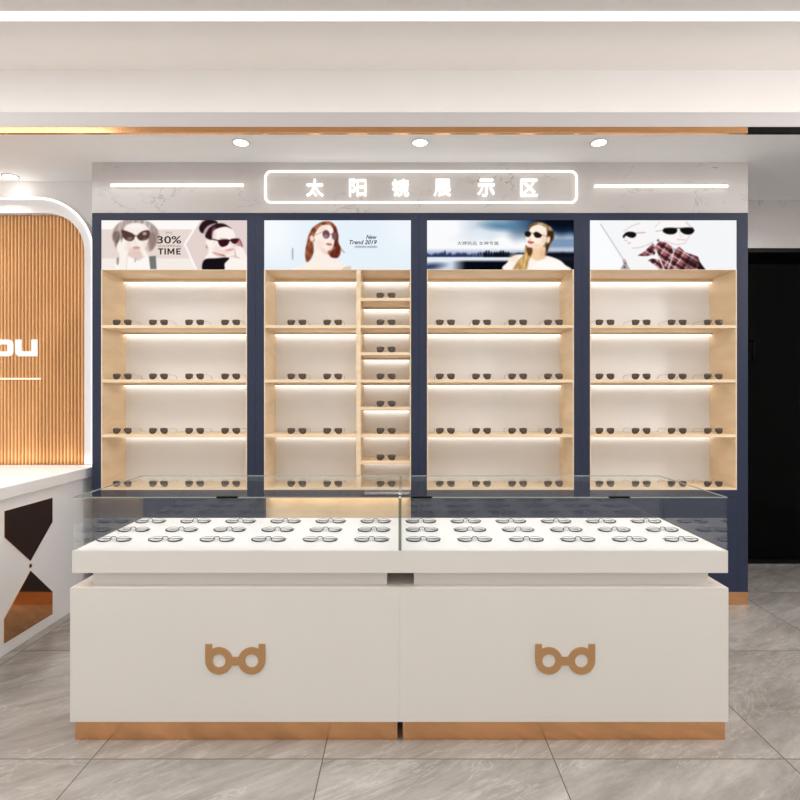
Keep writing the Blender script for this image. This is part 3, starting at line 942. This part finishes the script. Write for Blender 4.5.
for k, xx in enumerate((484.5, 486.5, 489, 491.5, 494.5, 496.8, 499, 501, 503.5, 506, 508.5)):
    c.line([(xx, 252.6 - (1.2 if k in (1, 2, 7, 8) else 0)), (xx, 257)], 1.5, (6, 8, 12), 0.6)
for xx in (473, 476, 479.5, 482): c.line([(xx, 254), (xx + .8, 256.8)], .9, (170, 180, 196), .8, .6)
c.fill(np.clip((Y - 257.2) / .8, 0, 1) * np.clip((262.3 - Y) / 1.6, 0, 1), (232, 238, 246), 1)
c.fill(np.clip((Y - 260.6) / 2.2, 0, 1), (206, 216, 230), 1)
c.fill(np.clip((X - 452) / 14, 0, 1) * np.clip((Y - 260) / 2.5, 0, 1), (6, 10, 20))
c.ell(430, 267, 12, 3, (44, 62, 96), rot=-6, f=4, a=.95)
c.fill(np.clip((X - 545) / 4, 0, 1) * np.clip((Y - 250.5) / 4, 0, 1), (14, 16, 28), .95)
z = lambda x, y: (495 + x / 10, 215 + y / 10)
c.poly([z(330, 150), z(360, 90), z(430, 65), z(520, 90), z(585, 150), z(595, 230), z(560, 290), z(510, 400), z(480, 330), z(500, 200)], (112, 84, 56), 1.0)
c.poly([z(540, 160), z(585, 160), z(580, 240), z(545, 290), z(515, 390), z(505, 300), z(520, 220)], (52, 34, 24), 1.0, .9)
c.strands([z(400, 85), z(470, 75), z(560, 120), z(575, 160), z(520, 140), z(440, 100)], ((140, 110, 80), (206, 178, 140)), 5, 5, 1.0)
c.poly([z(110, 560), z(130, 470), z(170, 420), z(250, 395), z(380, 410), z(520, 410), z(640, 450), z(700, 500), z(730, 560)], (254, 246, 236), 1.0)
c.poly([z(360, 320), z(500, 320), z(500, 400), z(520, 420), z(440, 460), z(370, 430)], (244, 208, 170), 1.4)
c.poly([z(340, 160), z(370, 115), z(440, 95), z(510, 130), z(520, 200), z(505, 280), z(450, 330), z(380, 330), z(340, 310), z(318, 265), z(310, 220)], (254, 240, 222), 1.0)
c.ell(*z(535, 248), 1.9, 3.6, (246, 214, 184), rot=14, f=1)
c.strands([z(310, 300), z(350, 330), z(375, 330), z(370, 400), z(340, 470), z(310, 560), z(180, 560), z(230, 480), z(290, 400), z(300, 330)], ((166, 118, 60), (238, 208, 150)), 6, 9, 1.0)
c.poly([z(320, 330), z(370, 330), z(375, 380), z(345, 410), z(325, 380)], (84, 54, 28), 1.2, .85)
c.ell(*z(490, 250), 2.5, 6, (240, 204, 168), f=4, a=.6)
c.ell(*z(420, 310), 6, 2, (238, 198, 160), f=3, a=.6)
c.ell(*z(480, 390), 3, 4, (226, 178, 134), f=4, a=.6)
c.ell(*z(190, 430), 4, 4, (246, 220, 190), f=5, a=.6)
c.line([z(190, 540), z(230, 470), z(300, 400)], 1.6, (186, 140, 80), 1.4, .7)
c.poly([z(440, 470), z(540, 440), z(640, 460), z(700, 510), z(720, 560), z(380, 560)], (255, 252, 248), 2.0, .8)
c.poly([z(298, 180), z(320, 162), z(352, 165), z(362, 195), z(340, 218), z(310, 212)], (30, 22, 20), 0.8)
c.poly([z(390, 180), z(420, 166), z(468, 195), z(460, 222), z(420, 228), z(395, 210)], (34, 22, 20), 0.8)
c.line([z(358, 180), z(394, 182)], 0.6, (90, 70, 56), 0.5)
c.line([z(465, 195), z(530, 215)], 0.6, (120, 96, 74), 0.6, .8)
c.line([z(352, 215), z(345, 240), z(365, 246)], 0.6, (226, 180, 140), 0.8, .9)
c.poly([z(332, 258), z(365, 262), z(396, 272), z(365, 290), z(335, 280)], (206, 112, 96), 0.8)
c.line([z(335, 269), z(392, 272)], 0.4, (140, 60, 54), .5, .8)
r = poster('advertising_poster', 'backlit dark blue skyline poster with blonde woman in round sunglasses', c, YPO)
T(r, 'poster_text', '大牌热品 女神专属', 457.2, 498.6, 241.2, 245.0, M['ink'], bold=0.0)

# --- poster four: white, two faces and a plaid shirt
c = Canvas(590, 737, 220, 270)
c.fill(np.ones_like(c.X), (245, 246, 248))
z = lambda x, y: (600 + x * .1375, 215 + y * .1375)
c.poly([z(-10, 40), z(215, 400), z(-120, 400), z(-120, 40)], (251, 252, 254), 0.6, smooth=False)
c.ell(640, 245, 22, 26, (249, 247, 247), f=18, a=.7)
c.line([z(5, 65), z(218, 398)], 0.6, (150, 152, 158), 0.6)
# faces
c.poly([z(165, 150), z(180, 110), z(240, 65), z(310, 55), z(360, 90), z(370, 170), z(350, 210), z(250, 240), z(215, 230), z(200, 205), z(175, 185)], (250, 246, 246), 1.0)
c.line([z(175, 118), z(230, 78), z(290, 58)], 0.7, (188, 184, 184), 1.0, .8)
c.line([z(178, 180), z(195, 188)], 0.7, (170, 160, 160), .8, .8)
c.line([z(205, 205), z(222, 203)], 0.8, (176, 140, 140), .8, .9)
c.line([z(235, 242), z(300, 236), z(350, 215), z(385, 195)], 0.9, (196, 190, 190), 1.2, .8)
c.poly([z(168, 150), z(200, 122), z(250, 124), z(266, 145), z(245, 165), z(215, 162), z(190, 150), z(175, 168)], (20, 17, 18), 0.7)
c.line([z(262, 130), z(330, 126)], 0.8, (150, 150, 152), 0.7, .9)
c.poly([z(415, 90), z(440, 55), z(520, 40), z(620, 50), z(665, 100), z(655, 160), z(620, 205), z(560, 218), z(490, 195), z(440, 180), z(425, 140)], (251, 247, 246), 1.0)
c.line([z(400, 85), z(440, 50)], 0.7, (206, 204, 204), 1.0, .8)
c.line([z(630, 50), z(668, 90)], 1.2, (196, 192, 192), 1.2, .8)
c.line([z(655, 150), z(620, 205), z(560, 216), z(470, 190)], 0.9, (206, 194, 192), 1.2, .8)
c.poly([z(457, 115), z(475, 94), z(530, 90), z(562, 100), z(560, 125), z(530, 140), z(485, 136)], (16, 14, 15), 0.7)
c.poly([z(585, 100), z(610, 90), z(665, 90), z(690, 110), z(668, 138), z(625, 140), z(592, 122)], (16, 14, 15), 0.7)
c.line([z(470, 95), z(580, 94), z(680, 92)], 0.7, (40, 36, 36), 0.6)
c.line([z(410, 118), z(450, 110)], 0.9, (176, 174, 176), 0.8, .9)
c.line([z(575, 120), z(585, 150), z(600, 153)], 0.6, (216, 206, 204), 0.8, .9)
c.line([z(565, 178), z(620, 180)], 1.0, (222, 186, 184), 0.9, .9)
c.ell(*z(425, 185), 1.2, 1.3, (104, 98, 98), f=.9)
# plaid shirt
shirt1 = [z(275, 298), z(330, 262), z(385, 205), z(410, 240), z(400, 290), z(340, 300)]
shirt2 = [z(400, 225), z(440, 190), z(490, 205), z(545, 250), z(580, 232), z(620, 270), z(715, 305), z(730, 350), z(770, 400), z(440, 400), z(350, 330), z(385, 318), z(430, 330), z(425, 285)]
for sp, sd in ((shirt1, 0), (shirt2, 1)):
    m = c.polymask(sp, 0.6, False)
    c.fill(m, (150, 72, 76))
    for k, (ang, per, off) in enumerate(((32, 9.5, 1.0), (122, 8.8, 2.0))):
        a = math.radians(ang)
        w = (c.X * math.cos(a) + c.Y * math.sin(a) + off + sd * 1.7) % per
        c.fill(m * np.clip(1.5 - np.abs(w - 1.8), 0, 1), (34, 24, 28), .88)
        c.fill(m * np.clip(.75 - np.abs(w - 5.0), 0, 1) * 1.6, (236, 228, 228), .9)
        c.fill(m * np.clip(.45 - np.abs(w - 7.6), 0, 1) * 1.8, (214, 196, 196), .6)
c.ell(*z(660, 350), 7, 4.5, (40, 20, 24), f=5, a=.75)
c.poly([z(720, 330), z(770, 400), z(715, 400)], (24, 16, 20), 0.8, .9, smooth=False)
c.line([z(520, 215), z(540, 270), z(500, 395)], 1.2, (232, 228, 228), 0.8, .9)
c.line([z(470, 400), z(440, 330), z(405, 260)], 1.4, (240, 236, 236), 0.8, .9)
c.poly([z(150, 400), z(170, 360), z(165, 330), z(185, 325), z(205, 375), z(210, 400)], (176, 160, 164), 0.9, .85)
c.ell(*z(180, 380), 1.4, 1.2, (84, 60, 66), f=1, a=.8)
c.ell(*z(185, 355), 1.0, .9, (84, 60, 66), f=1, a=.7)
poster('advertising_poster', 'backlit white poster with two pale faces in black sunglasses and plaid shirt', c, YPO)

# ------------------------------------------------------------------ sunglasses on the shelves
def spline(pts, k=5):
    P = [np.array(p, float) for p in pts]; n = len(P); out = []
    for i in range(n):
        p0, p1, p2, p3 = P[i - 1], P[i], P[(i + 1) % n], P[(i + 2) % n]
        for j in range(k):
            t = j / k
            out.append(tuple(0.5 * ((2 * p1) + (-p0 + p2) * t + (2 * p0 - 5 * p1 + 4 * p2 - p3) * t * t + (-p0 + 3 * p1 - 3 * p2 + p3) * t ** 3)))
    return out

def make_sunglasses():
    root = bpy.data.objects.new('sunglasses', None); COL.objects.link(root)
    # right-hand lens outline in (x, z): flat brow, rounded, lower inner corner swept away
    half = [(0.0098, 0.0275), (0.0125, 0.0345), (0.0300, 0.0375), (0.0500, 0.0365), (0.0565, 0.0310), (0.0570, 0.0180), (0.0520, 0.0060), (0.0400, 0.0012), (0.0255, 0.0035), (0.0145, 0.0140)]
    for s in (-1, 1):
        o = spline([(s * x, z) for x, z in half])
        if s < 0: o = o[::-1]
        b = MB(); n = len(o)
        cx = sum(p[0] for p in o) / n; cz = sum(p[1] for p in o) / n
        vs, fs = [], []
        for (k, bulge) in ((1.0, 0.0), (0.6, -0.0022), (0.0, -0.0032)):
            if k == 0: vs.append((cx, bulge, cz))
            else: vs += [(cx + (x - cx) * k, bulge, cz + (z - cz) * k) for x, z in o]
        for i in range(n):
            j = (i + 1) % n
            fs += [(i, j, n + j, n + i), (n + i, n + j, 2 * n)]
        base = len(vs)
        vs += [(x, 0.002, z) for x, z in o]
        for i in range(n):
            j = (i + 1) % n
            fs.append((i, base + i, base + j, j))
        fs.append(tuple(range(base, base + n)))
        b.add(vs, fs); b.build('lens', M['lensdark'], root, True)
    b = MB()
    for s in (-1, 1):
        o = spline([(s * x, z) for x, z in half], 4)
        b.tube([(x, 0.0015, z) for x, z in o], 0.0008, 6, closed=True)
        b.tube([(s * 0.0565, 0.0005, 0.0310), (s * 0.0605, 0.002, 0.0315), (s * 0.0610, 0.008, 0.0315)], 0.0010, 6)
    b.tube([(-0.0135, 0, 0.0300), (-0.006, -0.001, 0.0320), (0.006, -0.001, 0.0320), (0.0135, 0, 0.0300)], 0.0008, 6)
    b.build('frame', M['wire'], root, True)
    for s in (-1, 1):
        b = MB()
        b.tube([(s * 0.0610, 0.007, 0.0315), (s * 0.0615, 0.05, 0.0310), (s * 0.0610, 0.090, 0.0300), (s * 0.0605, 0.112, 0.026), (s * 0.0600, 0.126, 0.016), (s * 0.0595, 0.132, 0.006)],
               0.0012, 6, radii=[.0011, .0011, .0012, .0014, .0016, .0014])
        b.build('temple', M['wire'], root, True)
    return root

proto = make_sunglasses()
YG = YF + 0.035
used = [0]
def put(px, z, label, group):
    o = proto if used[0] == 0 else copy_tree(proto)
    used[0] += 1
    o.location = (PX(px, YG), YG, z + 0.0003)
    tag(o, label, 'sunglasses', group)
PN = ['leftmost pair', 'second pair from the left', 'third pair from the left', 'rightmost pair']
RN = ['top', 'second', 'third', 'bottom']
WH = ['leftmost cabinet', None, 'skyline poster cabinet', 'rightmost cabinet']
pairs = {0: (122.2, 158.4, 194.6, 230.6), 2: (445.4, 481.6, 517.7, 553.6), 3: (605.0, 641.2, 677.2, 713.4)}
for ci, xs in pairs.items():
    for ri, z_ in enumerate(ROWZ + [ZB]):
        for k, px in enumerate(xs):
            put(px, z_, 'brown-lensed sunglasses, %s on the %s shelf of the %s' % (PN[k], RN[ri], WH[ci]), 'sunglasses on the %s shelf' % RN[ri])
for ri, z_ in enumerate(ROWZ + [ZB]):
    for k, px in enumerate((296.8, 332.7)):
        put(px, z_, 'brown-lensed sunglasses, %s pair on the %s wide shelf of second cabinet from left' % (('left', 'right')[k], RN[ri]), 'sunglasses on the %s shelf' % RN[ri])
SN = ['topmost', 'second', 'third', 'fourth', 'fifth', 'sixth', 'seventh', 'lowest']
for k, z_ in enumerate(small + [ZB]):
    put(386.0, z_, 'brown-lensed sunglasses alone on the %s shelf of the narrow shelf column' % SN[k], 'sunglasses in the narrow shelf column')

# ------------------------------------------------------------------ glass showcases
TZ0, TZ1, GZ1 = PZ(573, 2.0), PZ(551, 2.0), PZ(497, 2.0)
BZ0, BZ1 = PZ(722, 2.0), PZ(588, 2.0)
YA, YZ = 2.0, 2.54
XM = -0.015
SHOW = [
    dict(x0=PX(72, 2.0), x1=XM - 0.0001, bx0=PX(70, 2.0), bx1=XM - 0.0001, n0=-1.160, n1=-0.0634, p0=-1.217, p1=-0.0245, logo=235.5, edge_bars=(227,),
         lab='left glass-topped ivory showcase with gold emblem and plinth'),
    dict(x0=XM + 0.0001, x1=PX(728, 2.0), bx0=XM + 0.0001, bx1=PX(728.5, 2.0), n0=0.0373, n1=1.134, p0=-0.0045, p1=1.1876, logo=565, edge_bars=(421.5, 619.5),
         lab='right glass-topped ivory showcase with gold emblem and plinth'),
]
def pane(root, name, x0, x1, y0, y1, z0, z1, thin, dark=(), rim=False):
    """clear pane; faces across its thickness are clear, the narrow ones show the glass edge"""
    b = MB()
    fm = {}
    for ax, pair in enumerate(((0, 1), (2, 3), (4, 5))):
        for q in pair:
            if ax != thin: fm[q] = 2 if q in dark else (1 if rim else 0)
    b.box(x0, x1, y0, y1, z0, z1, 0, 0, fm)
    return b.build(name, [M['topglass'] if rim else M['glass'], M['glassrim'], M['glassedge']], root)
for d in SHOW:
    root = thing('glass_showcase', d['lab'], 'showcase', ((d['x0'] + d['x1']) / 2, (YA + YZ) / 2, 0), 'glass showcases')
    b = MB(); b.box(d['p0'], d['p1'], YA + 0.02, YZ - 0.02, 0, BZ0, 0.001); b.build('plinth', M['gold'], root)
    b = MB(); b.box(d['bx0'], d['bx1'], YA, YZ, BZ0, BZ1, 0.0005); body = b.build('body', M['white'], root)
    b = MB(); b.box(d['n0'], d['n1'], YA + 0.037, YZ - 0.037, BZ1, TZ0); b.build('neck', M['white'], root)
    b = MB(); b.box(d['x0'], d['x1'], YA, YZ, TZ0, TZ1, 0.0005); b.build('tray', M['white'], root)
    b = MB(); b.box(d['x0'] + 0.009, d['x1'] - 0.009, YA + 0.010, YZ - 0.010, TZ1 - 0.002, TZ1 + 0.001); b.build('display_board', M['board'], root)
    t = 0.004
    x0, x1 = d['x0'] + 0.001, d['x1'] - 0.0005
    g0 = TZ1 + 0.0003
    pane(root, 'front_pane', x0 + t, x1 - t, YA + 0.002, YA + 0.002 + t, g0, GZ1 - t, 1)
    pane(root, 'rear_pane', x0 + t, x1 - t, YZ - 0.002 - t, YZ - 0.002, g0, GZ1 - t, 1)
    pane(root, 'side_pane', x0, x0 + t, YA + 0.002, YZ - 0.002, g0, GZ1 - t, 0, (2, 3) if d is SHOW[1] else ())
    pane(root, 'side_pane', x1 - t, x1, YA + 0.002, YZ - 0.002, g0, GZ1 - t, 0, (2, 3) if d is SHOW[0] else ())
    pane(root, 'top_pane', x0, x1, YA + 0.002, YZ - 0.002, GZ1 - t, GZ1, 2, (), True)
    for cpx in d['edge_bars']:  # short black bars along the top front edge of the glass
        b = MB(); b.box(PX(cpx - 10.5, 2.0), PX(cpx + 10.5, 2.0), YA - 0.003, YA + 0.0125, GZ1 - t - 0.001, GZ1 + 0.0025, 0.001)
        b.build('glass_edge_bar', M['black'], root)
    # round-lensed emblem like a pair of spectacles, standing a little proud of the body
    U = 2.0 / F
    cx, cz = PX(d['logo'], 2.0), PZ(660.5, 2.0)
    b = MB()
    yl0, yl1 = YA - 0.004, YA - 0.0002
    for s in (-1, 1):
        ccx = cx + s * 16.3 * U
        no = 48
        op, ip = [], []
        R, r_ = 13.6 * U, 6.6 * U
        for k in range(no):
            a = 2 * math.pi * k / no
            ox, oz = R * math.cos(a), R * math.sin(a)
            # outer side runs straight up into the stem of the letter
            if s * math.cos(a) > 0 and math.sin(a) > 0:
                ox = s * R * (1.0 if math.sin(a) < 0.62 else 1.0) if math.sin(a) < 0.62 else ox
                if math.sin(a) < 0.62: oz = R * math.sin(a)
            op.append((ccx + ox, cz + oz)); ip.append((ccx + r_ * math.cos(a), cz + r_ * math.sin(a)))
        ring(b, op, ip, yl0, yl1)
        ex = ccx + s * R
        xa, xb = sorted((ex, ex - s * 6.6 * U))
        b.box(xa, xb, yl0 - 0.0001, yl1, cz + 4.5 * U, cz + 16.7 * U)
    b.box(cx - 4.0 * U, cx + 4.0 * U, yl0 - 0.0001, yl1, cz - 4.6 * U, cz + 3.8 * U)
    b.build('emblem', M['logo'], body)

# ------------------------------------------------------------------ clear spectacles in the showcases
def make_spectacles():
    root = bpy.data.objects.new('spectacles', None); COL.objects.link(root)
    tilt = math.radians(66)
    def TP(x, h, d=0.0):       # point on the tilted lens plane: h up along it, d behind it
        h *= 0.86
        return (x, h * math.sin(tilt) - d * math.cos(tilt) * 0.3 + d * 0.3, h * math.cos(tilt) + 0.0030 - d * 0.4)
    half = [(0.0105, 0.020), (0.0150, 0.0295), (0.0330, 0.0345), (0.0530, 0.0310), (0.0645, 0.0200), (0.0615, 0.0085), (0.0430, 0.0008), (0.0230, 0.0014), (0.0125, 0.0080)]
    for s in (-1, 1):
        o = spline([(s * x, h) for x, h in half], 5)
        b = MB(); n = len(o)
        vs = [TP(x, h) for x, h in o] + [TP(x, h, 0.0015) for x, h in o]
        fs = [tuple(range(n)), tuple(range(2 * n - 1, n - 1, -1))] + [(i, i + n, (i + 1) % n + n, (i + 1) % n) for i in range(n)]
        b.add(vs, fs); b.build('lens', M['lensclear'], root)
    b = MB(); b2 = MB()
    for s in (-1, 1):
        o = spline([(s * x, h) for x, h in half], 5)
        b.tube([TP(x, h, 0.0007) for x, h in o], 0.0009, 6, closed=True)
        low = [p for p in o[23:42]]
        b2.tube([TP(x, h, 0.0002) for x, h in low], 0.0020, 6, radii=[0.0031 - 0.0015 * i / len(low) for i in range(len(low))])
        b.tube([TP(s * 0.064, 0.021), TP(s * 0.068, 0.0215, 0.002), TP(s * 0.0685, 0.021, 0.006)], 0.0012, 6)
    b.build('rim', M['steelwire'], root, True)
    b2.build('lower_rim', M['blackwire'], root, True)
    b = MB()     # bridge arching over the nose pads
    b.tube([TP(-0.0125, 0.010), (-0.0100, 0.012, 0.0150), (-0.0075, 0.012, 0.0185), (0.0075, 0.012, 0.0185), (0.0100, 0.012, 0.0150), TP(0.0125, 0.010)], 0.0014, 6)
    b.build('bridge', M['blackwire'], root, True)
    for s in (-1, 1):
        b = MB()
        b.prism([(s * 0.0045 + 0.0040 * math.cos(2 * math.pi * k / 14) * (1 if s > 0 else 1), 0.0095 + 0.0075 * math.sin(2 * math.pi * k / 14)) for k in range(14)], 0.0115, 0.0135)
        b.build('nose_pad', M['pad'], root, True)
    for s, dy, dz in ((-1, 0.026, 0.0050), (1, 0.030, 0.0038)):
        b = MB()
        hx, hy, hz = TP(s * 0.0685, 0.021, 0.006)
        b.tube([(hx, hy, hz), (s * 0.066, hy + 0.006, hz - 0.001), (s * 0.05, dy + 0.006, dz + 0.001), (0.0, dy + 0.008, dz), (-s * 0.03, dy + 0.010, dz - 0.0005), (-s * 0.058, dy + 0.012, 0.0020)],
               0.0015, 6, radii=[.0010, .0011, .0012, .0013, .0015, .0016])
        b.build('temple', M['steelwire'], root, True)
    return root
sp = make_spectacles()
nsp = 0
ON = ['first', 'second', 'third', 'fourth', 'fifth', 'sixth']
for side, xb in (('left', -1.131), ('right', 0.075)):
    for row, yy in (('front', 2.116), ('middle', 2.270), ('back', 2.423)):
        for k in range(6):
            o = sp if nsp == 0 else copy_tree(sp)
            nsp += 1
            o.location = (xb + 0.2010 * k, yy, TZ1 + 0.0012)
            tag(o, 'clear spectacles, %s from left in the %s row of the %s glass showcase' % (ON[k], row, side), 'spectacles', 'clear spectacles on the showcase trays')

# ------------------------------------------------------------------ reception desk at the left
DX = -1.96
root = thing('reception_desk', 'white reception desk with bronze hourglass inlay beside the oak slats', 'desk', (-2.35, 2.5, 0))
b = MB(); b.box(-2.70, DX, 1.25, 3.49, 0.0, 0.768, 0.002); b.build('body', M['desk'], root)
b = MB(); b.box(-2.75, DX + 0.02, 1.22, 3.500, 0.7685, 0.828, 0.003); b.build('worktop', M['desk'], root)
def inlay(pts):
    b = MB(); k = len(pts)
    vs = [(DX + 0.0035, y, z) for y, z in pts] + [(DX + 0.0002, y, z) for y, z in pts]
    fs = [tuple(range(k)), tuple(range(2 * k - 1, k - 1, -1))] + [(i, i + k, (i + 1) % k + k, (i + 1) % k) for i in range(k)]
    b.add(vs, fs)
    return b.build('bronze_inlay', M['bronze'], root)
inlay([(2.675, 0.707), (3.04, 0.704), (3.04, 0.570), (2.861, 0.406), (2.675, 0.578)])
inlay([(2.861, 0.356), (3.04, 0.181), (3.04, 0.057), (2.672, 0.059), (2.672, 0.178)])
b = MB(); b.box(DX + 0.0002, DX + 0.004, 2.852, 2.870, 0.372, 0.390, 0.001); b.build('inlay_stud', M['bronze'], root)
